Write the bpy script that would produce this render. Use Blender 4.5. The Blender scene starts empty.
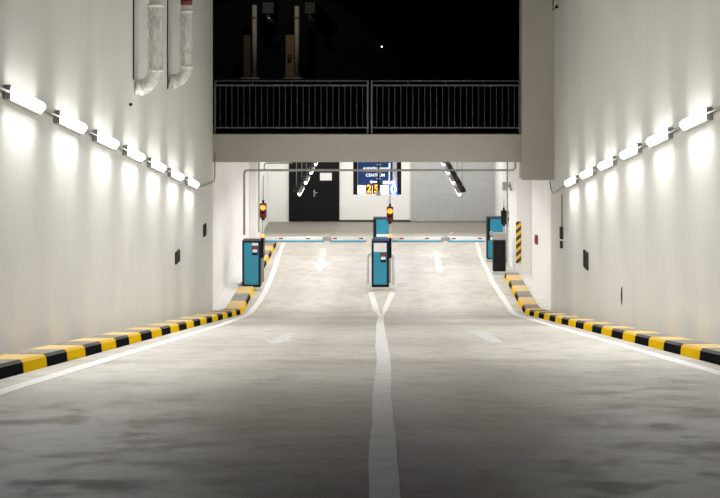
import bpy, bmesh, math, random
from mathutils import Vector, Matrix
random.seed(7)
scn = bpy.context.scene
COL = scn.collection
F, CX, HY, EYE = 1400.0, 381.0, 45.0, 5.4       # focal length in px, optical axis column, horizon row, eye height (m)
SL, FOOT = 0.1654, 28.1                          # ramp slope and the depth of its foot
def ramp_z(y): return max(0.0, SL*(FOOT-max(y, 4.4)))
TH = math.atan(SL)

# ------------------------------------------------------------------ materials
def new_mat(name):
    m = bpy.data.materials.new(name); m.use_nodes = True
    return m, m.node_tree.nodes, m.node_tree.links, m.node_tree.nodes['Principled BSDF']
def plain(name, col, rough=0.5, metal=0.0, var=0.06, scale=8.0, bump=0.0):
    m, n, l, p = new_mat(name)
    tc = n.new('ShaderNodeTexCoord'); nz = n.new('ShaderNodeTexNoise'); nz.inputs['Scale'].default_value = scale
    nz.inputs['Detail'].default_value = 6
    l.new(tc.outputs['Object'], nz.inputs['Vector'])
    r = n.new('ShaderNodeValToRGB'); r.color_ramp.elements[0].position = .3; r.color_ramp.elements[1].position = .7
    r.color_ramp.elements[0].color = [c*(1-var) for c in col]+[1]; r.color_ramp.elements[1].color = [min(1, c*(1+var)) for c in col]+[1]
    l.new(nz.outputs['Fac'], r.inputs['Fac']); l.new(r.outputs['Color'], p.inputs['Base Color'])
    p.inputs['Roughness'].default_value = rough; p.inputs['Metallic'].default_value = metal
    if bump:
        b = n.new('ShaderNodeBump'); b.inputs['Strength'].default_value = bump; b.inputs['Distance'].default_value = .01
        l.new(nz.outputs['Fac'], b.inputs['Height']); l.new(b.outputs['Normal'], p.inputs['Normal'])
    return m
def emit(name, col, strength, base=(.8, .8, .8)):
    m, n, l, p = new_mat(name)
    p.inputs['Base Color'].default_value = (*base, 1); p.inputs['Roughness'].default_value = .4
    p.inputs['Emission Color'].default_value = (*col, 1); p.inputs['Emission Strength'].default_value = strength
    return m

def mix(n, l, fac, a, b, mode='MIX'):
    x = n.new('ShaderNodeMix'); x.data_type = 'RGBA'; x.blend_type = mode
    for s, v in ((x.inputs[0], fac), (x.inputs[6], a), (x.inputs[7], b)):
        if hasattr(v, 'links'): l.new(v, s)
        elif isinstance(v, (int, float)): s.default_value = v
        else: s.default_value = (*v, 1)
    return x.outputs[2]
def noise(n, l, vec, scale, detail=5, rough=.55, lo=.35, hi=.65):
    nz = n.new('ShaderNodeTexNoise'); nz.inputs['Scale'].default_value = scale; nz.inputs['Detail'].default_value = detail
    nz.inputs['Roughness'].default_value = rough
    l.new(vec, nz.inputs['Vector'])
    mr = n.new('ShaderNodeMapRange'); mr.inputs['From Min'].default_value = lo; mr.inputs['From Max'].default_value = hi
    mr.interpolation_type = 'SMOOTHSTEP'
    l.new(nz.outputs['Fac'], mr.inputs['Value'])
    return mr.outputs['Result']
def mapping(n, l, src, scale, loc=(0, 0, 0)):
    mp = n.new('ShaderNodeMapping'); mp.inputs['Scale'].default_value = scale; mp.inputs['Location'].default_value = loc
    l.new(src, mp.inputs['Vector']); return mp.outputs['Vector']
def math_(n, l, op, a, b=0.0, c=None):
    x = n.new('ShaderNodeMath'); x.operation = op
    for i, v in enumerate((a, b) if c is None else (a, b, c)):
        if hasattr(v, 'links'): l.new(v, x.inputs[i])
        else: x.inputs[i].default_value = v
    return x.outputs[0]

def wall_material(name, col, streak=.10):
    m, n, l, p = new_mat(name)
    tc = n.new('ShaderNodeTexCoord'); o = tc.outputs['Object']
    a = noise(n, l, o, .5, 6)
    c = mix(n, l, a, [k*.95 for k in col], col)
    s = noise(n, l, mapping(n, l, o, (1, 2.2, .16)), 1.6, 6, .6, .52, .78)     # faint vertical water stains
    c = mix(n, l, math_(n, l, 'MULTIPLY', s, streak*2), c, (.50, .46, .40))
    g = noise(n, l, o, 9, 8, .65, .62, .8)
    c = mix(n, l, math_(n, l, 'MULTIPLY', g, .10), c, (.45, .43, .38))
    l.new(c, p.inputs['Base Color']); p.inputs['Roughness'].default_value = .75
    b = n.new('ShaderNodeBump'); b.inputs['Strength'].default_value = .12; b.inputs['Distance'].default_value = .01
    nz = n.new('ShaderNodeTexNoise'); nz.inputs['Scale'].default_value = 40; l.new(o, nz.inputs['Vector'])
    l.new(nz.outputs['Fac'], b.inputs['Height']); l.new(b.outputs['Normal'], p.inputs['Normal'])
    return m

def floor_material():
    m, n, l, p = new_mat('worn_concrete')
    tc = n.new('ShaderNodeTexCoord'); o = tc.outputs['Object']
    big = noise(n, l, o, .35, 6, .6)
    c = mix(n, l, big, (.56, .53, .47), (.68, .65, .585))
    # dirty tyre-rubbed patches, long across the lane
    pat = noise(n, l, mapping(n, l, o, (1.4, 1.1, 1.1)), 2.2, 9, .68, .46, .68)
    c = mix(n, l, math_(n, l, 'MULTIPLY', pat, .34), c, (.36, .32, .255))
    fine = noise(n, l, mapping(n, l, o, (.8, 1.3, 1.3)), 3.6, 9, .75, .48, .72)
    c = mix(n, l, math_(n, l, 'MULTIPLY', fine, .42), c, (.29, .255, .205))
    lite = noise(n, l, mapping(n, l, o, (1.2, .8, .8), (7, 3, 0)), 1.3, 7, .6, .58, .74)
    c = mix(n, l, math_(n, l, 'MULTIPLY', lite, .3), c, (.76, .75, .72))
    gr = noise(n, l, mapping(n, l, o, (1.2, 2.6, 2.6), (3, 1, 0)), 9, 9, .8, .5, .62)
    c = mix(n, l, math_(n, l, 'MULTIPLY', gr, .28), c, (.33, .29, .235))
    sep = n.new('ShaderNodeSeparateXYZ'); l.new(o, sep.inputs[0])
    X, Y = sep.outputs['X'], sep.outputs['Y']
    wob = n.new('ShaderNodeTexNoise'); wob.inputs['Scale'].default_value = .9; wob.inputs['Detail'].default_value = 6; l.new(o, wob.inputs['Vector'])
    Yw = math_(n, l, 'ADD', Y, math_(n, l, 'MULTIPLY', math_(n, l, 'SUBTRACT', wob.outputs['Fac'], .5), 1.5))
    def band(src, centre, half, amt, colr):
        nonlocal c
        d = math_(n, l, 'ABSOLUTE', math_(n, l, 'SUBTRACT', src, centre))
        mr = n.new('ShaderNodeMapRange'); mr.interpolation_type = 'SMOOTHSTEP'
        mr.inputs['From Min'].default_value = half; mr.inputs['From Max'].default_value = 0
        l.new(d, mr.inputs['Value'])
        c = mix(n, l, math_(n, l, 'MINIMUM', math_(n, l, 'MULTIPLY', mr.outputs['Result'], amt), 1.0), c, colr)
    band(Yw, 22.4, 1.9, .55, (.30, .265, .215))         # dirt collected above the foot of the ramp
    band(Yw, 12.4, .5, .25, (.28, .26, .22))
    band(Yw, 9.3, .55, .3, (.72, .70, .66))
    band(Yw, 4.4, 2.7, .85, (.13, .108, .08))           # dirt at the head of the ramp, with the lamplight's fading painted in
    band(Y, FOOT+.12, .05, .8, (.2, .18, .15))           # joint between ramp and slab
    band(Y, 24.6, .035, .4, (.25, .22, .19))
    Xw = math_(n, l, 'ADD', math_(n, l, 'ABSOLUTE', X), math_(n, l, 'MULTIPLY', math_(n, l, 'SUBTRACT', wob.outputs['Fac'], .5), .8))
    band(Xw, .75, .4, .16, (.25, .23, .2)); band(Xw, 2.0, .4, .14, (.25, .23, .2))   # wheel tracks
    band(Y, 41.6, 2.9, 1.6, (.26, .245, .21))            # bare screed of the cross aisle
    l.new(c, p.inputs['Base Color'])
    rr = n.new('ShaderNodeMapRange'); rr.inputs['To Min'].default_value = .55; rr.inputs['To Max'].default_value = .72; p.inputs['Specular IOR Level'].default_value = .2
    l.new(pat, rr.inputs['Value']); l.new(rr.outputs['Result'], p.inputs['Roughness'])
    b = n.new('ShaderNodeBump'); b.inputs['Strength'].default_value = .15; b.inputs['Distance'].default_value = .008
    l.new(fine, b.inputs['Height']); l.new(b.outputs['Normal'], p.inputs['Normal'])
    return m

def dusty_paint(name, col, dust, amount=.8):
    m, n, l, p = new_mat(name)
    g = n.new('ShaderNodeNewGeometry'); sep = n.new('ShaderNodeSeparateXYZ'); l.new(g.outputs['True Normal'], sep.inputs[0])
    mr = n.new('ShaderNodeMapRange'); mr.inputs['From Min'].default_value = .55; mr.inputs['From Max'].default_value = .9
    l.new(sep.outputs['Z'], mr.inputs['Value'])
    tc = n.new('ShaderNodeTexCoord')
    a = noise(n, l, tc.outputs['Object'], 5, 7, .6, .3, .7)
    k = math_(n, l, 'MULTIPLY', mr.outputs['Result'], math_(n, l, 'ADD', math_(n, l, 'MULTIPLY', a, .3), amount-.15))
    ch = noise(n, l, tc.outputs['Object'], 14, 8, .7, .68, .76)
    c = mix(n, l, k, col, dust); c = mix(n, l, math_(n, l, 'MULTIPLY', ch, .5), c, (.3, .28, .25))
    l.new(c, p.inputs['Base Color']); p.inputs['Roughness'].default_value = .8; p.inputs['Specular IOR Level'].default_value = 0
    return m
def film_material():
    m, n, l, p = new_mat('clear_film')
    tc = n.new('ShaderNodeTexCoord')
    a = noise(n, l, mapping(n, l, tc.outputs['Object'], (1, 1, .4)), 6, 6, .6, .38, .7)
    p.inputs['Base Color'].default_value = (.9, .9, .88, 1); p.inputs['Roughness'].default_value = .12
    mr = n.new('ShaderNodeMapRange'); mr.inputs['To Min'].default_value = .15; mr.inputs['To Max'].default_value = .8
    l.new(a, mr.inputs['Value']); l.new(mr.outputs['Result'], p.inputs['Alpha'])
    b = n.new('ShaderNodeBump'); b.inputs['Strength'].default_value = .6; b.inputs['Distance'].default_value = .05
    l.new(a, b.inputs['Height']); l.new(b.outputs['Normal'], p.inputs['Normal'])
    return m
def hazard_material():
    m, n, l, p = new_mat('hazard_stripes')
    tc = n.new('ShaderNodeTexCoord'); sep = n.new('ShaderNodeSeparateXYZ'); l.new(tc.outputs['Object'], sep.inputs[0])
    v = math_(n, l, 'FRACT', math_(n, l, 'MULTIPLY', math_(n, l, 'SUBTRACT', sep.outputs['Z'], math_(n, l, 'ADD', math_(n, l, 'MULTIPLY', sep.outputs['X'], .9), math_(n, l, 'MULTIPLY', sep.outputs['Y'], -.9))), 5.6))
    s = math_(n, l, 'GREATER_THAN', v, .5)
    c = mix(n, l, s, (.015, .015, .016), (.80, .50, .02)); l.new(c, p.inputs['Base Color']); p.inputs['Roughness'].default_value = .45
    return m

M = dict(
    wall=wall_material('painted_wall', (.755, .75, .71)), white=wall_material('garage_white', (.88, .875, .86), .03),
    beam=wall_material('shaded_wall_paint', (.46, .435, .385), .08), rail=plain('dull_rail_steel', (.12, .12, .118), .6, .2), bar=plain('dull_bar_steel', (.05, .05, .05), .6, .1), floor=floor_material(),  # beam and pier: wall paint toned down, their weaker light put into the colour
    pave=plain('pavement_concrete', (.80, .785, .76), .7, 0, .08, 6), grey=plain('grey_steel', (.36, .36, .35), .45, .6),
    galv=plain('galvanised_steel', (.42, .42, .41), .5, .55), housing=plain('grey_plastic', (.40, .395, .38), .5),
    diff=emit('lit_diffuser', (1, .985, .965), 14.0), gdiff=emit('lit_garage_diffuser', (1, .98, .95), 8.0),
    paint=plain('road_paint', (.86, .85, .82), .55, 0, .08, 6), oldpaint=plain('worn_road_paint', (.68, .67, .645), .6, 0, .16, 7),
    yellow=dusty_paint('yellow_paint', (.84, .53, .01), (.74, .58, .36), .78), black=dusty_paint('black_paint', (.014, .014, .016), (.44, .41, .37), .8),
    teal=plain('teal_enamel', (.028, .29, .44), .35, 0, .04), dark=plain('dark_frame', (.012, .018, .025), .4),
    blk=plain('black_plastic', (.012, .012, .013), .45), doorm=plain('charcoal_door', (.008, .0085, .010), .75),
    shutter=plain('grey_shutter', (.44, .45, .46), .5), label=plain('white_label', (.85, .85, .86), .4),
    red=plain('red_plastic', (.36, .025, .03), .4), maroon=plain('dark_red_lens', (.16, .012, .01), .25), armw=plain('white_arm', (.88, .89, .90), .35),
    armb=plain('blue_stripe', (.05, .38, .60), .4), signal=emit('signal_lit', (1, .15, .015), 4.5, (.8, .2, .05)),
    beacon=emit('beacon_lit', (1, .42, .12), 1.1, (.9, .4, .1)),
    navy=emit('navy_panel', (.001, .07, .32), .22, (.001, .025, .12)), ledwhite=emit('lit_white_panel', (1, 1, 1), 1.4), bluelit=emit('lit_blue_panel', (.0007, .0028, 1), 130.0, (.02, .1, .8)),
    signtext=emit('lit_sign_text', (.85, .92, 1), .9), orange=emit('orange_digit', (1, .33, .02), 3.2, (.8, .3, .02)), bluewhite=emit('lit_digit', (.75, .88, 1), 5.0),
    sigbody=plain('dark_red_housing', (.10, .022, .012), .45), film=film_material(), pipe=plain('grey_pipe', (.72, .71, .68), .5), tape=plain('white_tape', (.85, .84, .81), .4), hazard=hazard_material(),
    asphalt=plain('night_asphalt', (.02, .02, .022), .6, 0, .25, 3), facade=plain('dark_facade', (.012, .012, .012), .7, 0, .3, .6),
    column=plain('pale_column', (.55, .50, .43), .6), brown=plain('brown_panel', (.30, .20, .09), .6), bulb=emit('distant_bulb', (1, .97, .9), 9.0),
    plinth=plain('concrete_plinth', (.62, .61, .57), .75, 0, .1, 10), soot=plain('dark_recess', (.05, .046, .04), .8), signbrown=plain('olive_panel', (.10, .085, .04), .6), foil=plain('foil', (.6, .6, .6), .2, .9, .2, 20, .6))

for k_ in ('doorm', 'blk', 'dark', 'soot', 'facade', 'asphalt'): M[k_].node_tree.nodes['Principled BSDF'].inputs['Specular IOR Level'].default_value = .15
# ------------------------------------------------------------------ mesh builder
class MB:
    def __init__(s): s.bm = bmesh.new(); s.mi = 0
    def _fin(s, fs):
        for f in fs: f.material_index = s.mi
    def box(s, x0, x1, y0, y1, z0, z1, bev=0.0, seg=2):
        r = bmesh.ops.create_cube(s.bm, size=1.0)
        vs = r['verts']
        for v in vs: v.co = Vector(((x0+x1)/2+v.co.x*(x1-x0), (y0+y1)/2+v.co.y*(y1-y0), (z0+z1)/2+v.co.z*(z1-z0)))
        fs = set(f for v in vs for f in v.link_faces); s._fin(fs)
        if bev:
            es = list(set(e for v in vs for e in v.link_edges))
            q = bmesh.ops.bevel(s.bm, geom=es, offset=bev, segments=seg, affect='EDGES', profile=.5)
            s._fin(q['faces'])
        return s
    def tube(s, pts, r, n=10, cap=True):
        pts = [Vector(p) for p in pts]; rings = []
        up = None
        for i, p in enumerate(pts):
            d = ((pts[min(i+1, len(pts)-1)]-p).normalized() + (p-pts[max(i-1, 0)]).normalized()).normalized()
            if up is None: up = d.orthogonal().normalized()
            up = (up - d*up.dot(d)).normalized(); sd = d.cross(up)
            rr = r[i] if isinstance(r, (list, tuple)) else r
            rings.append([s.bm.verts.new(p + (up*math.cos(a)+sd*math.sin(a))*rr) for a in [2*math.pi*k/n for k in range(n)]])
        fs = []
        for a, b in zip(rings, rings[1:]):
            for k in range(n): fs.append(s.bm.faces.new((a[k], a[(k+1) % n], b[(k+1) % n], b[k])))
        for f in fs: f.smooth = True
        if cap: fs += [s.bm.faces.new(rings[0][::-1]), s.bm.faces.new(rings[-1])]
        s._fin(fs); return s
    def poly(s, pts2, to3, thick):
        """extrude a planar outline; to3(u, v, t) places it"""
        a = [s.bm.verts.new(to3(u, v, thick)) for u, v in pts2]; b = [s.bm.verts.new(to3(u, v, 0)) for u, v in pts2]
        fs = [s.bm.faces.new(a), s.bm.faces.new(b[::-1])]
        for k in range(len(a)): fs.append(s.bm.faces.new((a[k], b[k], b[(k+1) % len(a)], a[(k+1) % len(a)])))
        s._fin(fs); return s
    def faces(s, vs, fcs, smooth=False):
        v = [s.bm.verts.new(p) for p in vs]; fs = [s.bm.faces.new([v[i] for i in f]) for f in fcs]
        for f in fs: f.smooth = smooth
        s._fin(fs); return s
    def sphere(s, c, r, sc=(1, 1, 1), u=16, v=10):
        q = bmesh.ops.create_uvsphere(s.bm, u_segments=u, v_segments=v, radius=r)
        for w in q['verts']: w.co = Vector(c) + Vector((w.co.x*sc[0], w.co.y*sc[1], w.co.z*sc[2]))
        fs = set(f for w in q['verts'] for f in w.link_faces)
        for f in fs: f.smooth = True
        s._fin(fs); return s
    def build(s, name, mats, parent=None, loc=(0, 0, 0)):
        bmesh.ops.recalc_face_normals(s.bm, faces=s.bm.faces)
        me = bpy.data.meshes.new(name); s.bm.to_mesh(me); s.bm.free()
        for m in (mats if isinstance(mats, (list, tuple)) else [mats]): me.materials.append(m)
        o = bpy.data.objects.new(name, me); COL.objects.link(o); o.location = loc
        if parent: o.parent = parent
        return o
def tag(o, label, cat, group=None):
    o['label'] = label; o['category'] = cat
    if group: o['group'] = group
    return o
def thing(name, label, cat, loc=(0, 0, 0), rot=(0, 0, 0), group=None):
    o = bpy.data.objects.new(name, None); COL.objects.link(o); o.location = loc; o.rotation_euler = rot; o.empty_display_size = .2
    return tag(o, label, cat, group)
def struct(o): o['kind'] = 'structure'; return o
def copy_tree(o, parent=None):
    c = o.copy(); COL.objects.link(c)
    if parent: c.parent = parent
    for ch in list(o.children): copy_tree(ch, c)
    return c
def text_mesh(name, txt, size, mat, parent, loc, depth=.004, sx=1.0, shear=0.0):
    cu = bpy.data.curves.new(name, 'FONT'); cu.body = txt; cu.size = size; cu.align_x = 'CENTER'; cu.align_y = 'CENTER'; cu.extrude = depth/2; cu.shear = shear
    cu.offset = size*.018
    t = bpy.data.objects.new(name, cu); COL.objects.link(t)
    dg = bpy.context.evaluated_depsgraph_get(); dg.update()
    me = bpy.data.meshes.new_from_object(t.evaluated_get(dg)); bpy.data.objects.remove(t)
    me.transform(Matrix.Rotation(math.pi/2, 4, 'X') @ Matrix.Scale(sx, 4, (1, 0, 0)))
    me.materials.clear(); me.materials.append(mat)
    o = bpy.data.objects.new(name, me); COL.objects.link(o); o.parent = parent; o.location = loc; return o

# ------------------------------------------------------------------ setting
WL, WR, GL, GR, BACK, BEAM = -3.30, 3.38, -3.42, 3.50, 42.75, 27.45
# floor: head of the ramp, ramp with an eased foot, garage slab
prof = [(-1, ramp_z(4.4)), (4.4, ramp_z(4.4))]
y = 5.0
while y < 27.4: prof.append((y, ramp_z(y))); y += 1.0
for k in range(9):
    t = k/8; yy = 27.5+1.2*t
    a, b = ramp_z(27.5), 0.0
    prof.append((yy, (1-t)**2*a + 2*t*(1-t)*0.0))
prof += [(32, 0), (39.2, 0), (BACK+.1, 0)]
def fz(yv):
    for (a, za), (b, zb) in zip(prof, prof[1:]):
        if a <= yv <= b: return za+(zb-za)*(yv-a)/(b-a)
    return 0.0
m = MB(); xs = [-3.6, 3.7]
top = [[(x, py, pz) for x in xs] for py, pz in prof]
vs = [p for r in top for p in r] + [(x, py, pz-.3) for py, pz in prof for x in xs]; N = len(prof); fc = []
for i in range(N-1):
    fc.append((2*i, 2*i+1, 2*i+3, 2*i+2)); b = 2*N
    fc.append((b+2*i, b+2*i+2, b+2*i+3, b+2*i+1)); fc.append((2*i, 2*i+2, b+2*i+2, b+2*i)); fc.append((2*i+1, b+2*i+1, b+2*i+3, 2*i+3))
fc += [(0, 2*N, 2*N+1, 1), (2*N-2, 2*N-1, 4*N-1, 4*N-2)]
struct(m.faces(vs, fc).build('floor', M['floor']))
# side walls of the ramp cutting
WT = 7.6
def side_wall(name, xi, xo, y0, y1, z1, mat):
    vs = []
    ys = [y0]+[p[0] for p in prof if y0 < p[0] < y1]+[y1]
    for yv in ys:
        zb = fz(yv)-.25
        vs += [(xi, yv, zb), (xi, yv, z1), (xo, yv, z1), (xo, yv, zb)]
    fc = []
    for i in range(len(ys)-1):
        for k in range(4): fc.append((4*i+k, 4*i+(k+1) % 4, 4*i+4+(k+1) % 4, 4*i+4+k))
    e = 4*(len(ys)-1); fc += [(0, 1, 2, 3), (e+3, e+2, e+1, e)]
    return struct(MB().faces(vs, fc).build(name, mat))
side_wall('wall_left', WL, WL-.35, 3.0, BEAM+.02, WT, M['wall'])
side_wall('wall_right', WR, WR+.35, 3.0, BEAM+.4, WT, M['wall'])
side_wall('wall_garage_left', GL, GL-.3, BEAM+.02, BACK+.3, 3.2, M['white'])
side_wall('wall_garage_right', GR, GR+.3, BEAM+.4, BACK+.3, 3.2, M['white'])
struct(MB().box(GL, GR, BACK, BACK+.3, -.2, 3.2).build('wall_back', M['white']))
struct(MB().box(GL-.3, GR+.3, BEAM+.4, BACK+.3, 3.2, 3.62).build('ceiling', M['white']))
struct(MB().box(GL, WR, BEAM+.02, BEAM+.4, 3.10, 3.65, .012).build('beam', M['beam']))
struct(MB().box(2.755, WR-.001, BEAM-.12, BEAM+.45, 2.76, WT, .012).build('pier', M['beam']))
struct(MB().box(3.15, GR-.001, 32.6, 35.2, -.02, 3.2, .02).build('column', M['white']))
struct(MB().box(GL+.001, GL+.2, 36.4, 37.3, -.02, 3.2, .02).build('pilaster', M['white']))
# street level beyond the bridge
struct(MB().box(-30, 30, BEAM+.4, 110, 3.5, 3.62).build('street', M['asphalt']))
# doors in the back wall
d1 = struct(MB().box(-2.81, -1.27, BACK-.06, BACK-.005, 0.02, 2.25, .006).build('door_1', M['doorm']))
h = MB().box(-2.055, -2.015, BACK-.075, BACK-.06, .78, .98, .006); h.tube([(-2.035, BACK-.075, .9), (-2.035, BACK-.12, .9), (-1.93, BACK-.12, .9)], .012)
hd = h.build('door_handle', M['galv'], d1); hd['label'] = 'small pale metal handle'
m = MB()
for k in range(24): m.box(.905, 3.44, BACK-.06+.004*(k % 2), BACK-.005, .03+k*.105, .03+(k+1)*.105, .0015, 1)
struct(m.build('door_2', M['shutter']))
struct(MB().box(-1.27, .9, BACK-.03, BACK-.001, 0.0, .06).build('baseboard_back', M['soot']))
tag(MB().box(-1.86, -1.50, BACK-.072, BACK-.0605, 1.27, 1.50, .003).build('notice', [M['label']]), 'white paper notice fixed on the black door at the back', 'notice')

# raised pavement behind the right kerb in the garage
struct(MB().box(3.19, GR-.002, BEAM+.5, 32.59, -.02, .07, .01).build('pavement', M['pave']))
struct(MB().box(GL+.002, -3.125, BEAM+.5, 36.39, -.02, .106, .008).build('pavement', M['white']))

# ------------------------------------------------------------------ painted kerbs
def kerb(name, x0, x1, ends, label, first, inner):
    hgt = .108; m = MB(); yv = ends[0]; y1 = ends[-1]; k = first
    for ye in ends[1:]:
        ys = [yv, ye] if not (yv < 27.5 < ye or yv < 28.7 < ye or 27.5 <= yv < 28.7) else [yv+(ye-yv)*q/4 for q in range(5)]
        m.mi = k % 2
        xa, xb = (x0, x1) if inner > 0 else (x1, x0)        # xa = lane side
        sg = 1 if xb > xa else -1
        pr = [(xa, -.03), (xa+sg*.012, hgt-.025), (xa+sg*.035, hgt), (xb, hgt), (xb, -.03)]
        g = .004
        vs = []; 
        for j, q in enumerate(ys):
            qq = q+g if j == 0 else q-g if j == len(ys)-1 else q
            for px, pz in pr: vs.append((px, qq, fz(q)+pz))
        n = len(pr); fc = []
        for j in range(len(ys)-1):
            for i in range(n): fc.append((j*n+i, j*n+(i+1) % n, (j+1)*n+(i+1) % n, (j+1)*n+i))
        e = n*(len(ys)-1); fc += [tuple(range(n)), tuple(range(e+n-1, e-1, -1))]
        m.faces(vs, fc); yv = ye; k += 1
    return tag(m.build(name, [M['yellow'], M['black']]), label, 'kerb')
def course(y, step, back, n): return [y+step*q for q in range(-back, n+1)]
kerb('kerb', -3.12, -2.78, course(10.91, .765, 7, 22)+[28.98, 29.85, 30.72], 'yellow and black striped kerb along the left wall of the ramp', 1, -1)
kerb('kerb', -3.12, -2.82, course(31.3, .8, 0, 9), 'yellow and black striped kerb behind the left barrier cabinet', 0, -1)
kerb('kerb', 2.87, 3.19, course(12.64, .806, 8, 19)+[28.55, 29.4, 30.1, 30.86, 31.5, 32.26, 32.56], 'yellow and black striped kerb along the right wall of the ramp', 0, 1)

# ------------------------------------------------------------------ road markings
def strip(name, pts, mat, label, cat, th=.004, wob=0.0, group=None):
    """pts: (x_left, x_right, y) along the floor"""
    m = MB(); ys = []
    for (a0, b0, y0), (a1, b1, y1) in zip(pts, pts[1:]):
        n = max(1, int(abs(y1-y0)/.25))
        for k in range(n): t = k/n; ys.append((a0+(a1-a0)*t, b0+(b1-b0)*t, y0+(y1-y0)*t))
    ys.append(pts[-1]); vs = []
    rl = rr_ = 0
    for a, b, yv in ys:
        rl = rl*.8+random.uniform(-wob, wob); rr_ = rr_*.8+random.uniform(-wob, wob)
        z = fz(yv)
        vs += [(a+rl, yv, z+th), (b+rr_, yv, z+th), (b+rr_, yv, z-.01), (a+rl, yv, z-.01)]
    fc = []
    for i in range(len(ys)-1):
        for k in range(4): fc.append((4*i+k, 4*i+(k+1) % 4, 4*i+4+(k+1) % 4, 4*i+4+k))
    e = 4*(len(ys)-1); fc += [(0, 1, 2, 3), (e+3, e+2, e+1, e)]
    return tag(m.faces(vs, fc).build(name, mat), label, cat, group)
strip('centre_line', [(-.04, .072, 4.45), (-.05, .07, 9), (-.04, .085, 12), (-.07, .06, 19), (-.06, .045, 26.0), (-.055, .045, 27.6)], M['paint'], 'white painted centre line running down the middle of the ramp', 'road line', wob=.004)
strip('edge_line', [(-2.53, -2.41, 4.5), (-2.55, -2.43, 22), (-2.70, -2.57, 28.1)], M['paint'], 'white painted edge line beside the left striped kerb, on the ramp', 'road line', wob=.005)
strip('edge_line', [(-2.70, -2.57, 28.1), (-2.62, -2.50, 29.5), (-2.59, -2.48, 31), (-2.60, -2.49, 32.5), (-2.72, -2.62, 38.5)], M['paint'], 'white painted edge line on the left of the garage floor', 'road line', wob=.005)
strip('edge_line', [(2.57, 2.70, 4.5), (2.57, 2.69, 22), (2.60, 2.72, 28.1)], M['paint'], 'white painted edge line beside the right striped kerb, on the ramp', 'road line', wob=.005)
strip('edge_line', [(2.60, 2.72, 28.1), (2.49, 2.60, 32), (2.49, 2.60, 36), (2.58, 2.68, 38.5)], M['paint'], 'white painted edge line on the right of the garage floor', 'road line', wob=.005)
strip('branch_line', [(-.055, .01, 27.62), (-.17, -.04, 28.6), (-.28, -.16, 30.55)], M['paint'], 'left arm of the white painted fork before the middle barrier cabinet', 'road line')
strip('branch_line', [(.0135, .045, 27.62), (.03, .13, 28.6), (.19, .31, 30.55)], M['paint'], 'right arm of the white painted fork before the middle barrier cabinet', 'road line')
def arrow(x, y0, y1, toward, label, mat, hw=.2, sw=.085, lean=0.0):
    """painted arrow; toward = head at the near end"""
    L = y1-y0; hl = .38
    pts = [(0, 0), (hw, hl*L), (sw, hl*L), (sw*.95, L), (-sw*.95, L), (-sw, hl*L), (-hw, hl*L)]
    def to3(u, v, t):
        yv = y0+v if toward else y1-v
        return Vector((x+u+lean*(v/L), yv, fz(yv)+t-.003))
    return tag(MB().poly(pts, to3, .007).build('road_arrow', mat), label, 'road arrow')
arrow(-1.46, 33.3, 37.2, True, 'white floor arrow in the left lane beyond the barrier, pointing to the viewer', M['oldpaint'], .23, lean=-.07)
arrow(1.44, 33.2, 37.0, False, 'white floor arrow in the right lane beyond the barrier, pointing away', M['oldpaint'], .23, lean=-.05)
arrow(-1.20, 15.4, 18.6, True, 'white arrow painted on the left lane of the ramp', M['oldpaint'], .19, .1, .02)
arrow(1.33, 16.0, 19.6, False, 'white arrow painted on the right lane of the ramp', M['oldpaint'], .2, .09, -.02)

# ------------------------------------------------------------------ wall lamps
LP = dict(down=1.3, up=.6, down_beam=.55, up_beam=.28, front=45.0)
def make_lamp(side, label, group):
    """built along local Y; wall lies towards local -X*side"""
    t = thing('wall_lamp', label, 'wall lamp', group=group)
    s = -side                                # s = direction away from the wall
    L = .605
    m = MB(); xs = sorted((s*.0, s*.042)); m.box(*xs, -L+.03, L-.03, -.072, .056, .006)
    m.build('housing', M['housing'], t)
    for e in (-1, 1):
        m = MB(); xs = sorted((s*.0, s*.066)); ys = sorted((e*L, e*(L-.03))); m.box(*xs, *ys, -.074, .062, .014, 3)
        m.build('end_cap', M['housing'], t)
    # half-round diffuser with domed ends
    n = 12; vs = []; prof_ = [(-L+.032, .80), (-L+.04, .93), (-L+.06, 1.0), (L-.06, 1.0), (L-.04, .93), (L-.032, .80)]
    for yv, q in prof_:
        for k in range(n+1):
            a = -math.pi/2+math.pi*k/n; vs.append((s*(.040+.058*q*math.cos(a)), yv, .002+.051*q*math.sin(a)))
    N1 = n+1; fc = [(i*N1+k, i*N1+k+1, (i+1)*N1+k+1, (i+1)*N1+k) for i in range(5) for k in range(n)]
    fc += [tuple(range(N1)), tuple(range(6*N1-1, 5*N1-1, -1))]
    MB().faces(vs, fc, True).build('diffuser', M['diff'], t)
    for e in (-1, 1):
        m = MB(); m.box(*sorted((s*.088, s*.101)), *sorted((e*(L-.13), e*(L-.19))), -.018, .022, .003); m.build('clip', M['housing'], t)
    for nm, zz, rx, pw, sp in (('lower_tube_light', -.066, 0, LP['down'], 84), ('upper_tube_light', .062, math.pi, LP['up'], 84), ('lower_beam_light', -.067, 0, LP['down_beam'], 26), ('upper_beam_light', .063, math.pi, LP['up_beam'], 26)):
        ld = bpy.data.lights.new(nm, 'AREA'); ld.shape = 'RECTANGLE'; ld.size = .05; ld.size_y = 1.12; ld.energy = pw; ld.color = (1, .99, .975); ld.spread = math.radians(sp)
        lo = bpy.data.objects.new(nm, ld); COL.objects.link(lo); lo.parent = t; lo.location = (s*.065, 0, zz-.012 if rx == 0 else zz+.008); lo.rotation_euler = (rx, 0, 0)
    ld = bpy.data.lights.new('front_tube_light', 'AREA'); ld.shape = 'RECTANGLE'; ld.size = .05; ld.size_y = 1.10; ld.energy = LP['front']; ld.color = (1, .99, .975)
    lo = bpy.data.objects.new('front_tube_light', ld); COL.objects.link(lo); lo.parent = t; lo.location = (s*.100, 0, -.004); lo.rotation_euler = (0, -s*math.radians(57), 0)
    return t
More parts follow.
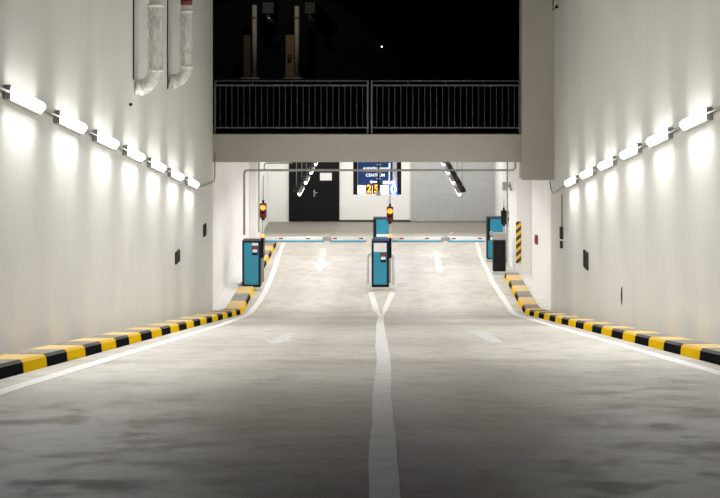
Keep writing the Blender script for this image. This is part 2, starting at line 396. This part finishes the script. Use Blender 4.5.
ORD = ['nearest', 'second', 'third', 'fourth', 'fifth', 'sixth', 'seventh']
def lamp_row(side, n, d0, sp, hgt, x):
    pr = None
    for i in range(-1, n):
        yv = d0+i*sp; z = SL*(FOOT-yv)+hgt
        nm = 'left' if side < 0 else 'right'
        lb = 'lit tube lamp on the %s wall, ' % nm + ('past the near edge of the photo' if i < 0 else 'nearest one in view' if i == 0 else 'farthest of its row' if i == n-1 else ORD[i]+' from the near end')
        if pr is None: t = pr = make_lamp(side, lb, 'tube lamps on the %s wall' % nm)
        else: t = copy_tree(pr); t['label'] = lb
        t.location = (x, yv, z); t.rotation_euler = (-TH, 0, 0)
    # supply conduit strung between the lamps
    sx = x-side*.05
    def P(yv): return (sx, yv, SL*(FOOT-yv)+hgt-.005)
    t = thing('conduit', 'thin grey conduit linking the tube lamps on the %s wall' % nm, 'conduit')
    for i in range(n+1):
        a, b = (d0-sp+.61, d0-.61) if i == 0 else (d0+(i-1)*sp+.61, d0+i*sp-.61)
        if i < n: MB().tube([P(a), P(b)], .014, 8).build('pipe', M['galv'], t)
    e = d0+(n-1)*sp+.61
    if side < 0: m = MB().tube([P(e), P(e+.35), (sx, e+.7, P(e+.7)[2]+.02), (sx, 27.2, 2.74), (sx, 27.38, 2.8), (sx, 27.40, 3.3)], .012, 8)
    else: m = MB().tube([P(e), P(e+.25), (sx, 26.6, 2.62), (sx-.02, 26.95, 2.55), (sx-.03, 27.2, 2.6), (sx-.04, 27.26, 2.75)], .012, 8)
    m.build('cable', M['grey'], t)
lamp_row(-1, 7, 12.82, 1.882, 2.37, WL)
lamp_row(1, 6, 14.85, 1.932, 2.42, WR)
# drop cable with junction boxes on the right wall
t = thing('drop_conduit', 'thin vertical conduit with small junction boxes on the right wall', 'conduit', (WR, 26.0, 0))
MB().tube([(-.02, 0, 2.62), (-.02, 0, 1.9)], .009, 8).build('pipe', M['soot'], t)
MB().box(-.06, 0, -.05, .05, 1.80, 2.02, .008).build('junction_box', M['soot'], t)
MB().box(-.05, 0, .0, .08, 1.62, 1.75, .008).build('junction_box', M['soot'], t)

# ------------------------------------------------------------------ film-wrapped pipes on the left wall
def wrapped_pipe(yv, ztop_wrap, label, band_mat):
    t = thing('drain_pipe', label, 'pipe', (WL, yv, 4.82), group='film-wrapped pipes')
    cx = .27; R = .25
    arc = [(cx-R+R*math.cos(a), 0, R-R*math.sin(a)) for a in [math.pi/2*k/8 for k in range(9)]]
    pts = [(cx, 0, 2.75), (cx, 0, R)]+arc[1:]+[(.012, 0, 0)]
    MB().tube(pts, .080, 18).build('pipe', M['pipe'], t)
    # loose wrapping with wrinkles
    m = MB(); zs = [ztop_wrap-4.82-(ztop_wrap-4.82-R)*k/22 for k in range(23)]
    wp = [(cx, 0, z) for z in zs]+arc[1:]+[(.02, 0, 0)]
    m.tube(wp, [.098+random.uniform(-.008, .009) for _ in wp], 22, cap=False)
    for v in m.bm.verts:
        v.co += Vector((random.uniform(-.006, .006), random.uniform(-.006, .006), random.uniform(-.006, .006))); v.co.x = max(.006, v.co.x)
    m.build('plastic_wrap', M['film'], t)
    for z in (R-.01, ztop_wrap-4.82): MB().tube([(cx, 0, z-.022), (cx, 0, z+.022)], .106, 22).build('tape_band', M['tape'], t)
    MB().tube([(.05, 0, .008), (.11, 0, .022)], .112, 22).build('tape_band', M['tape'], t)
    b = MB().tube([(cx, 0, ztop_wrap-4.82+.10), (cx, 0, ztop_wrap-4.82+.22)], .092, 18).build('pipe_label', band_mat, t)
    return t
wrapped_pipe(18.8, 5.93, 'clear film wrapped pipe on the left wall, nearer of the two', M['grey'])
wrapped_pipe(21.8, 5.92, 'clear film wrapped pipe on the left wall, nearer the bridge', M['maroon'])
for yv, z0, lb in ((18.78, 4.94, 'thin dark rod on the left wall beside the nearer wrapped pipe'), (21.75, 4.72, 'thin dark rod on the left wall beside the farther wrapped pipe')):
    tag(MB().tube([(WL+.009, yv-.16, z0), (WL+.009, yv-.16, 7.5)], .010, 8).build('rod', M['blk']), lb, 'rod')
m = MB().tube([(WL, 18.35, 4.62), (WL+.02, 18.35, 4.62)], .018, 10); m.sphere((WL+.022, 18.35, 4.62), .022)
tag(m.build('wall_hook', M['blk']), 'small dark hook on the left wall below the nearer wrapped pipe', 'hook')
m = MB().box(WR-.05, WR+.003, 26.7, 26.8, 6.1, 6.16, .006); m.tube([(WR-.04, 26.75, 6.13), (WR-.10, 26.75, 6.06), (WR-.08, 26.75, 6.35)], .014, 8)
tag(m.build('bracket', M['blk']), 'small dark bracket high in the corner by the right pier', 'bracket')

# ------------------------------------------------------------------ small wall fittings
def vent(x, s, yv, z, ly, lz, label):
    t = thing('wall_vent', label, 'vent', (x, yv, z))
    m = MB(); 
    for a in (-1, 1):
        m.box(*sorted((0, s*.03)), *sorted((a*ly/2, a*(ly/2-.02))), -lz/2, lz/2, .003); m.box(*sorted((0, s*.03)), -ly/2, ly/2, *sorted((a*lz/2, a*(lz/2-.015))), .003)
    m.build('frame', M['soot'], t)
    MB().box(*sorted((0.001*s, s*.008)), -ly/2+.015, ly/2-.015, -lz/2+.01, lz/2-.01).build('backing', M['blk'], t)
    m = MB()
    for k in range(3):
        z0 = -lz/2+.03+k*(lz-.05)/3; m.faces([(s*.01, -ly/2+.02, z0+.025), (s*.01, ly/2-.02, z0+.025), (s*.028, ly/2-.02, z0), (s*.028, -ly/2+.02, z0)], [(0, 1, 2, 3)])
    sl = m.build('slat', M['soot'], t)
    so = sl.modifiers.new('thick', 'SOLIDIFY'); so.thickness = .005
    return t
vent(WL, 1, 22.6, 1.98, .40, .19, 'dark louvred vent low on the left wall, nearer of the two')
vent(WL, 1, 26.1, 1.95, .30, .22, 'dark louvred vent on the left wall close under the bridge')
vent(WR, -1, 23.0, 1.87, .42, .28, 'dark rectangular vent on the right wall')
m = MB(); n = 14
m.faces([(WR-.004, 19.65+.06*math.cos(2*math.pi*k/n), 1.88+.13*math.sin(2*math.pi*k/n)) for k in range(n)]+[(WR-.0005, 19.65+.06*math.cos(2*math.pi*k/n), 1.88+.13*math.sin(2*math.pi*k/n)) for k in range(n)],
        [tuple(range(n))]+[(k, (k+1) % n, n+(k+1) % n, n+k) for k in range(n)])
m.mi = 1; m.box(WR-.003, WR-.0005, 19.58, 19.72, 2.03, 2.12)
tag(m.build('wall_hole', [M['soot'], M['paint']]), 'narrow dark hole with white filler above on the right wall', 'wall hole')
t = thing('call_point', 'small red alarm call point on the white wall right of the column', 'call point', (GR, 31.3, 1.05))
MB().box(-.06, 0, -.10, .10, -.1, .1, .01).build('body', M['red'], t); MB().box(-.066, -.058, -.05, .05, -.06, .05, .002).build('face_plate', M['maroon'], t)
tag(MB().box(3.142, 3.262, 32.585, 32.599, .32, 1.29, .003).build('hazard_strip', M['hazard']), 'yellow and black hazard strip on the white column edge', 'hazard strip')

# ------------------------------------------------------------------ bridge railing
def rail_panel(x0, x1, label):
    yv = BEAM+.14; zb = 3.65
    t = thing('railing', label, 'railing', ((x0+x1)/2, yv, zb), group='bridge railing panels'); w = (x1-x0)/2
    tz, bz, hz = EYE-(85.2-HY)*yv/F-zb, EYE-(127.6-HY)*yv/F-zb, EYE-(80.8-HY)*yv/F-zb
    MB().box(-w, w, -.02, .02, tz-.018, tz+.014, .004).build('top_rail', M['rail'], t)
    MB().box(-w, w, -.02, .02, bz-.014, bz+.014, .004).build('bottom_rail', M['rail'], t)
    MB().tube([(-w, 0, hz), (w, 0, hz)], .014, 10).build('handrail', M['rail'], t)
    for e in (-1, 1):
        MB().box(*sorted((e*w, e*(w-.035))), -.018, .018, 0.001, hz-.01, .004).build('post', M['rail'], t)
    n = round((x1-x0)/.1165)
    for k in range(1, n):
        x = -w+k*2*w/n; MB().box(x-.006, x+.006, -.006, .006, bz+.01, tz-.014).build('baluster', M['bar'], t)
    for k in (-.5, 0, .5): MB().box(k*w-.008, k*w+.008, -.006, .006, tz, hz).build('rail_stub', M['bar'], t)
    return t
rail_panel(WL+.012, -.245, 'steel bar railing panel on the left half of the bridge')
rail_panel(-.20, 2.745, 'steel bar railing panel on the right half of the bridge')

# ------------------------------------------------------------------ barriers
PX = 31.0/F
def cabinet(t, x0, x1, y0, y1, h, sticker):
    MB().box(x0-.05, x1+.03, y0-.03, y1+.03, 0, .07, .012).build('plinth', M['plinth'], t)
    MB().box(x0, x1, y0, y1, .07, h, .012).build('housing', M['dark'], t)
    MB().box(x0+.045, x1-.05, y0-.012, y0+.01, .13, h-.04, .004).build('front_panel', M['teal'], t)
    w = x1-x0
    if sticker == 'top':
        o = MB().box(x0+.05, x1-.055, y0-.016, y0-.008, h-.24, h-.045, .002).build('top_label', M['label'], t)
    else:
        o = MB().box(x1-.19, x1-.055, y0-.016, y0-.008, h-.10, h-.045, .002).build('top_label', M['label'], t)
    o['label'] = 'white label at the top'
    lx0, lx1 = x1-.19, x1-.065
    lz = h-.20 if sticker != 'top' else h-.36
    s = MB().box(lx0, lx1, y0-.017, y0-.011, lz-.11, lz+.09, .002).build('sticker', M['blk'], t)
    MB().box(lx0+.012, lx1-.012, y0-.020, y0-.0165, lz+.03, lz+.08).build('red_stripe', M['red'], s)
    MB().box(lx0+.012, lx1-.012, y0-.020, y0-.0165, lz-.05, lz+.015).build('white_field', M['label'], s)
def barrier(x0, x1, arm_end, joint, reflectors, sticker, label):
    """x0..x1 cabinet, arm to the right of it; absolute x positions"""
    y0 = 30.8; xc = (x0+x1)/2
    t = thing('barrier_gate', label, 'barrier', (xc, y0, 0), group='boom barriers')
    cabinet(t, x0-xc, x1-xc, 0, .40, 1.09, sticker)
    MB().box(x1-xc, x1-xc+.055, .06, .42, .70, 1.14, .01).build('arm_mount', M['blk'], t)
    m = MB().tube([(x1-xc+.02, .2, 1.15), (x1-xc+.02, .2, 1.165)], .05, 14); m.sphere((x1-xc+.02, .2, 1.165), .048, (1, 1, 1.1))
    b = m.build('beacon', M['beacon'], t); b['label'] = 'glowing amber beacon'
    # folding arm
    ax0, ax1, j = x1-xc+.055, arm_end-xc, joint-xc; zc = 1.07; ya = .35
    a = MB().box(ax0, j-.05, ya, ya+.05, zc-.05, zc+.055, .01).box(j+.05, ax1, ya, ya+.05, zc-.05, zc+.055, .01)
    arm = a.build('arm', M['armw'], t)
    MB().box(ax0+.02, j-.06, ya-.006, ya+.056, zc-.058, zc-.018, .004).box(j+.06, ax1-.005, ya-.006, ya+.056, zc-.058, zc-.018, .004).build('blue_stripe', M['armb'], arm)
    for r in reflectors: MB().box(r-xc-.045, r-xc+.045, ya-.008, ya+.002, zc+.012, zc+.044, .003).build('reflector', M['red'], arm)
    m = MB()
    for q in (-1, 1): m.box(j+q*.055-.05, j+q*.055+.05, ya-.012, ya-.002, zc-.03, zc+.055, .004); m.tube([(j+q*.07, ya-.03, zc+.03), (j+q*.07, ya+.06, zc+.03)], .03, 12)
    m.tube([(j-.12, ya+.02, zc+.0), (j+.02, ya+.02, zc+.07), (j+.17, ya+.02, zc+.15)], .012, 8); m.box(j-.06, j+.06, ya+.01, ya+.04, zc-.02, zc+.02, .004)
    m.build('hinge', M['galv'], arm)
    return t
def at(px, d): return (px-CX)*d/F
D = 31.15
barrier(at(243, 31), at(261.5, 31), at(366.5, D), at(327, D), [at(p, D) for p in (281, 308, 335, 361)], 'small', 'teal boom barrier by the left wall with its arm over the left lane')
barrier(at(371.6, 31), at(389, 31), at(485, D), at(445.5, D), [at(p, D) for p in (401.5, 427, 454, 480)], 'top', 'teal boom barrier between the lanes with its arm over the right lane')
# white guard hoop round the middle cabinet
t = tag(MB().tube([(-.30, 31.62, 0), (-.30, 31.62, .62), (-.26, 31.62, .69), (.24, 31.62, .69), (.28, 31.62, .62), (.28, 31.62, 0)], .035, 12).build('guard_hoop', M['armw']), 'white guard hoop standing behind the middle barrier cabinet', 'guard hoop')

def machine(x0, x1, y0, h, label):
    xc = (x0+x1)/2; w = (x1-x0)/2
    t = thing('ticket_machine', label, 'ticket machine', (xc, y0, 0), group='ticket machines')
    MB().box(-w-.03, w+.03, -.03, .38, 0, .06, .01).build('plinth', M['plinth'], t)
    MB().box(-w, w, 0, .35, .06, h, .012).build('housing', M['dark'], t)
    MB().box(-w+.08, w-.01, -.012, .01, .62, h-.03, .004).build('front_panel', M['teal'], t)
    o = MB().box(-w+.08, w-.01, -.016, .01, .535, .61, .004).build('white_band', M['label'], t); o['label'] = 'white band below the upper panel'
    MB().box(-w+.03, w-.01, -.012, .01, .10, .525, .004).build('lower_panel', M['teal'], t)
    return t
machine(at(373.2, 35.5), at(388.5, 35.5), 35.5, 1.01, 'teal ticket machine behind the middle barrier cabinet')
machine(at(487, 34.9), at(504, 34.9), 34.9, 1.10, 'teal ticket machine by the right column behind a black post')
# black support post at the right end of the arm
t = thing('support_post', 'short black post with grey cradle at the right end of the barrier arm', 'post', (at(499.5, 33.0), 33.0, 0))
MB().box(-.17, .17, -.03, .28, 0, .06, .01).build('plinth', M['plinth'], t)
MB().box(-.15, .15, 0, .25, .06, .79, .012).build('column', M['blk'], t)
o = MB().box(-.14, .15, .02, .2, .80, .96, .01).box(-.22, -.14, .05, .17, .90, .99, .01).box(-.05, .05, .05, .2, .788, .81).build('cradle', M['galv'], t); o['label'] = 'pale grey cradle on top'

# ------------------------------------------------------------------ signal lamps
def signal(x, yv, zc, lit, label, top, rotz=0, pole_z=0.0):
    t = thing('signal_light', label, 'signal light', (x, yv, pole_z), (0, 0, rotz), group='signal lights'); zc -= pole_z
    MB().tube([(0, .05, 0), (0, .05, zc-.20)], .02, 10).build('pole', M['grey'], t)
    MB().tube([(0, .05, zc-.21), (0, .05, zc-.155)], [.035, .05], 12).build('base', M['blk'], t)
    MB().box(-.075, .075, -.02, .12, zc-.16, zc+.17, .015, 3).build('body', M['sigbody'] if lit else M['blk'], t)
    for k, (dz, mt) in enumerate(((.085, M['signal'] if lit else M['blk']), (-.075, M['maroon']))):
        q = MB().sphere((0, -.022, zc+dz), .064, (1, .5, 1)).build('lens', mt, t)
        if k == 0 and lit: q['label'] = 'lit orange lens'
        n = 12; vs = []
        for r0, yy in ((.07, -.02), (.07, -.09)):
            for i in range(n+1): a = math.pi*i/n; vs.append((r0*math.cos(a), yy, zc+dz+r0*math.sin(a)*.95))
        vz = MB().faces(vs, [(i, i+1, n+2+i, n+1+i) for i in range(n)], True).build('visor', M['blk'], t)
        vz.modifiers.new('thick', 'SOLIDIFY').thickness = .006
    MB().tube([(0, .05, zc+.165), (0, .05, zc+.24)], .025, 10).build('top_cap', M['blk'], t)
    MB().tube([(0, .05, zc+.23), (0, .05, top-pole_z)], .011, 8).build('cable_rod', M['grey'], t)
    return t
signal(at(263, 31.9), 31.9, EYE-(211-HY)*31.9/F, True, 'lit orange signal light above the left barrier cabinet', 2.42)
signal(at(390, 31.75), 31.75, EYE-(214.5-HY)*31.75/F, True, 'lit orange signal light above the middle barrier cabinet', 2.60)
signal(at(504.5, 34.6)+.03, 34.55, EYE-(217-HY)*34.6/F, False, 'unlit black signal light beside the right ticket machine', 1.62, math.pi/2)

# ------------------------------------------------------------------ conduit frame, hanging rod, sensor
yv = 31.35; zt = EYE-(171-HY)*yv/F; xl = at(243.3, yv)
m = MB().tube([(xl, yv+.2, 1.12), (xl, yv+.2, zt-.08), (xl+.02, yv+.2, zt-.02), (xl+.08, yv+.2, zt), (at(514, yv), yv+.2, zt), (at(516, yv), yv+.2, zt+.05), (at(517, yv), yv+.2, 3.19)], .026, 10)
m.tube([(at(263.5, yv), yv+.2, zt), (at(263.5, yv), yv+.2, zt+.13), (at(266, yv), yv+.2, zt+.16), (at(292, yv), yv+.2, zt+.16)], .016, 8)
tag(m.build('conduit', M['grey']), 'grey conduit spanning both lanes above the barriers', 'conduit')
xs_ = at(507.3, 33.5)
tag(MB().tube([(xs_, 33.5, 1.05), (xs_, 33.5, 3.19)], .018, 8).build('conduit', M['grey']), 'thin grey vertical conduit in front of the right column', 'conduit')
t = thing('sensor_box', 'small grey sensor box on the vertical conduit by the right column', 'sensor', (xs_, 33.46, EYE-(186-HY)*33.46/F))
MB().box(-.13, -.01, -.10, -.02, -.10, .10, .012).build('body', M['galv'], t)
m = MB(); m.faces([(.03, -.1, .10), (.06, -.1, .10), (.11, -.1, -.10), (.05, -.1, -.10), (.03, 0, .10), (.06, 0, .10), (.11, 0, -.10), (.05, 0, -.10)], [(0, 1, 2, 3), (7, 6, 5, 4), (0, 4, 5, 1), (1, 5, 6, 2), (2, 6, 7, 3), (3, 7, 4, 0)]); m.build('side_plate', M['grey'], t)
MB().box(-.02, .05, -.03, .03, -.03, .03, .004).build('clamp', M['grey'], t)
for yy, za, zb_, lb in ((37.0, .0, 2.5, ''),):
    tag(MB().box(GL+.201, GL+.245, 36.6, 36.66, .5, 3.19).build('cable_duct', M['galv']), 'narrow pale cable duct on the left garage pilaster', 'cable duct')

yv = 33.0; xh = at(378.5, yv)
t = thing('hanging_camera', 'dark hanging rod with small camera in front of the blue sign', 'camera', (xh, yv, 3.2))
MB().tube([(0, 0, 0), (0, 0, -1.22)], .022, 10).build('rod', M['blk'], t)
m = MB()
for z in (-.62, -.8, -.95): m.box(-.05, .06, -.02, .02, z-.02, z+.02, .004)
m.build('clamp', M['grey'], t)
m = MB().box(-.05, .05, -.12, .06, -1.34, -1.21, .012); m.tube([(0, -.10, -1.28), (0, -.15, -1.28)], .03, 12); m.build('camera_body', M['grey'], t)

# ------------------------------------------------------------------ hanging sign
yv = 36.0; k = yv/F
def SX(px): return (px-CX)*k
def SZ(py): return EYE-(py-HY)*k
t = thing('parking_sign', 'hanging dark blue direction sign with lit counter row above the far aisle', 'sign', (0, yv, 0))
for pa, pb in ((353.2, 357.3), (397.2, 401.3)): MB().box(SX(pa), SX(pb), -.05, .10, SZ(194.5), 3.19, .006).build('post', M['blk'], t)
MB().box(SX(357.3), SX(397.2), 0, .08, SZ(194.5), SZ(150), .004).build('backing', M['label'], t)
MB().box(SX(358), SX(392.6), -.012, .002, SZ(185.2), SZ(152), .002).build('blue_panel', M['navy'], t)
MB().box(SX(357.6), SX(388.3), -.016, .002, SZ(193.6), SZ(185.6), .003).build('counter_panel', M['ledwhite'], t)
MB().box(SX(388.8), SX(398.4), -.016, .002, SZ(193.8), SZ(185.4), .003).build('blue_counter', M['bluelit'], t)
text_mesh('letters', 'CENTRUM', .105, M['signtext'], t, (SX(375.3), -.018, SZ(175.2)), sx=1.0)
text_mesh('small_letters', 'autobusowe', .10, M['signtext'], t, (SX(375.5), -.016, SZ(168)), sx=1.3, shear=.25)
m = MB().poly([(-.10, 0), (-.04, .05), (-.04, .02), (.09, .02), (.09, -.02), (-.04, -.02), (-.04, -.05)], lambda u, v, w: Vector((SX(373.5)+u, -.013-w, SZ(181.8)+v)), .005)
m.build('arrow', M['signtext'], t)
MB().box(SX(388.7), SX(390.4), -.020, -.012, SZ(181), SZ(163), .002).box(SX(382.8), SX(394.6), -.020, -.012, SZ(184.2), SZ(180.8), .002).build('pictogram', M['signtext'], t)
MB().box(SX(358), SX(388), -.016, -.011, SZ(171.6), SZ(171.0)).build('divider', M['galv'], t)
for px in ((366.3, 371.6, '2'), (373.2, 379.6, '5')):
    MB().box(SX(px[0]-.6), SX(px[1]+.6), -.020, -.0155, SZ(193.6), SZ(184.6)).build('digit_field', M['maroon'], t)
    text_mesh('digit', px[2], .27, M['orange'], t, (SX((px[0]+px[1])/2), -.024, SZ(189)), sx=.9)
text_mesh('digit', '0', .29, M['bluewhite'], t, (SX(393.6), -.022, SZ(189.5)), sx=1.0)

# ------------------------------------------------------------------ garage lamps on trays
def garage_lamp_proto():
    t = thing('ceiling_lamp', '', 'ceiling lamp')
    MB().box(-.045, .045, -.62, .62, -.03, .0, .006).build('housing', M['housing'], t)
    n = 10; vs = []
    for yy in (-.6, .6):
        for i in range(n+1): a = math.pi*i/n; vs.append((.036*math.cos(a), yy, -.03-.055*math.sin(a)))
    MB().faces(vs, [(i, i+1, n+2+i, n+1+i) for i in range(n)]+[tuple(range(n+1)), tuple(range(2*n+1, n, -1)), (0, n+1, 2*n+1, n)], True).build('diffuser', M['gdiff'], t)
    ld = bpy.data.lights.new('tube_light', 'AREA'); ld.shape = 'RECTANGLE'; ld.size = .1; ld.size_y = 1.2; ld.energy = 27; ld.color = (1, .985, .96)
    lo = bpy.data.objects.new('tube_light', ld); COL.objects.link(lo); lo.parent = t; lo.location = (0, 0, -.112)
    return t
gp = None
def glamp(x, yv, z, rotz, label, group):
    global gp
    if gp is None: t = gp = garage_lamp_proto()
    else: t = copy_tree(gp)
    t.location = (x, yv, z); t.rotation_euler = (0, 0, rotz); t['label'] = label; t['group'] = group; return t
TZ = 2.36
def tray(x, y0, y1, label):
    m = MB().box(x-.05, x+.05, y0, y1, TZ, TZ+.012); m.box(x-.052, x-.044, y0, y1, TZ, TZ+.055); m.box(x+.044, x+.052, y0, y1, TZ, TZ+.055)
    t = tag(m.build('cable_tray', M['soot']), label, 'cable tray')
    yy = y0+.4
    while yy < y1:
        MB().tube([(x, yy, TZ+.01), (x, yy, 3.2)], .008, 8).build('hanger_rod', M['grey'], t); yy += 2.0
    return t
XL, XR = -1.77, 1.70
tray(XL, 28.9, 38.8, 'slim hanging cable tray over the left lane'); tray(XR, 28.9, 38.8, 'slim dark hanging cable tray over the right lane')
for i in range(4):
    glamp(XL+(.08), 29.6+i*2.4, TZ-.002, 0, 'lit tube lamp under the left hanging tray, %s' % ['nearest to the gate', 'second', 'third', 'last'][i], 'lamps under the left tray')
    glamp(XR-(.08), 29.6+i*2.4, TZ-.002, 0, 'lit tube lamp under the right hanging tray, %s' % ['nearest to the gate', 'second', 'third', 'last'][i], 'lamps under the right tray')
for i, x in enumerate((-2.4, -.8, .8, 2.4)):
    glamp(x, 41.0, 3.19, math.pi/2, 'lit tube lamp on the far aisle ceiling, %s' % ['leftmost', 'second from left', 'third from left', 'rightmost'][i], 'lamps of the far aisle')

# ------------------------------------------------------------------ the dark street beyond the bridge
YB = 74.0; kb = YB/F
def BX(px): return (px-CX)*kb
def BZ(py): return EYE-(py-HY)*kb
GZ = 3.62
struct(MB().box(-12, 11, YB+3.2, YB+3.8, GZ, 13).build('facade', M['facade']))
for px, py0, lb in ((254.5, 5, 'pale round column of the dark building, left of the two'), (297, 6, 'pale round column of the dark building, right of the two')):
    t = thing('building_column', lb, 'column', (BX(px), YB, GZ), group='columns beyond the bridge')
    MB().tube([(0, 0, 0.04), (0, 0, BZ(py0)-GZ)], .13, 18).build('shaft', M['column'], t)
    MB().tube([(0, 0, BZ(17)-GZ-.06), (0, 0, BZ(17)-GZ+.02)], .18, 18).build('collar', M['brown'], t)
    MB().box(-.28, .28, -.28, .28, 0, .05, .01).build('base', M['column'], t)
for px0, px1, py0, mt, lb in ((242.5, 251.5, 35, M['signbrown'], 'dim olive board standing left of the far left column'), (285, 293.5, 35, M['brown'], 'brown board standing left of the far right column')):
    t = thing('notice_board', lb, 'board', (BX((px0+px1)/2), YB+.5, GZ)); w = (BX(px1)-BX(px0))/2
    MB().box(-w, w, 0, .08, .1, BZ(py0)-GZ, .01).build('panel', mt, t); MB().box(-w-.1, w+.1, -.15, .2, 0, .05, .01).build('base', M['column'], t)
    if mt is M['brown']: MB().tube([(-.02, -.02, 1.15), (-.02, -.01, 1.15)], .14, 18).tube([(-.05, -.02, .9), (.05, -.01, 1.3)], .1, 8).build('emblem', M['signbrown'], t)
tag(MB().sphere((BX(282), YB+.6, BZ(53)), .26, (.6, .5, 1.4)).tube([(BX(282), YB+.6, GZ), (BX(282), YB+.6, BZ(53))], .03, 8).build('dish', M['facade']), 'dim rounded shape on a stem beside the brown board', 'object')
for px0, px1, lb in ((262, 273.5, 'grey louvred box hung high right of the far left column'), (304.5, 315, 'grey louvred box hung high right of the far right column')):
    t = thing('louvre_box', lb, 'louvre', (BX((px0+px1)/2), YB+.3, BZ(13.5)), group='louvred boxes beyond the bridge'); w = (BX(px1)-BX(px0))/2
    MB().box(-w, w, 0, 2.9, 0, .60, .01).build('casing', M['soot'], t)
    m = MB()
    for q in range(5): m.box(-w+.02, w-.02, -.04, .0, .04+q*.115, .1+q*.115)
    m.build('slat', M['rail'], t)
    m = MB().tube([(-.05, .1, -.05), (.05, .0, -.3), (.3, .1, -.5)], [.12, .16, .05], 8); m.build('duct', M['foil'] if px0 < 300 else M['soot'], t)
t = thing('wall_light', 'tiny bright light on the dark building beyond the bridge', 'light', (BX(381.8), YB+3.2, BZ(46.8)))
MB().tube([(0, 0, 0), (0, -.06, 0)], .09, 12).build('back_plate', M['soot'], t); MB().sphere((0, -.09, 0), .03).build('bulb', M['bulb'], t)
tag(MB().tube([(BX(433), YB-3, GZ), (BX(433), YB-3, BZ(22))], [.13, .09], 14).build('lamp_post', M['soot']), 'faint dark post beyond the right half of the bridge railing', 'post')
ld = bpy.data.lights.new('added_column_spot', 'SPOT'); ld.energy = 260; ld.spot_size = math.radians(70); ld.color = (1, .92, .8); ld.shadow_soft_size = .2  # unseen spot added to brighten the far columns, no fixture modelled
lo = bpy.data.objects.new('added_column_spot', ld); COL.objects.link(lo); lo.location = (BX(277), YB-5.5, 9.5); lo.rotation_euler = (math.radians(50), 0, 0)

# ------------------------------------------------------------------ night sky, camera, exposure
w = bpy.data.worlds.new('night'); scn.world = w; w.use_nodes = True
w.node_tree.nodes['Background'].inputs[0].default_value = (.004, .004, .0045, 1); w.node_tree.nodes['Background'].inputs[1].default_value = .6
cam = bpy.data.cameras.new('camera'); co = bpy.data.objects.new('camera', cam); COL.objects.link(co)
cam.sensor_fit = 'HORIZONTAL'; cam.sensor_width = 36; cam.lens = 36*F/720
cam.shift_x = -(CX-360)/720; cam.shift_y = -(249-HY)/720; cam.clip_start = .1; cam.clip_end = 400
co.location = (0, 0, EYE); co.rotation_euler = (math.pi/2, 0, 0); scn.camera = co
vs_ = scn.view_settings
scn.display_settings.display_device = 'sRGB'
vs_.view_transform = 'Standard'; vs_.look = 'None'; vs_.gamma = 1; vs_.exposure = 0.0; vs_.use_curve_mapping = False
scn.cycles.use_denoising = True
scn.cycles.max_bounces = 10; scn.cycles.diffuse_bounces = 6; scn.cycles.sample_clamp_indirect = 6
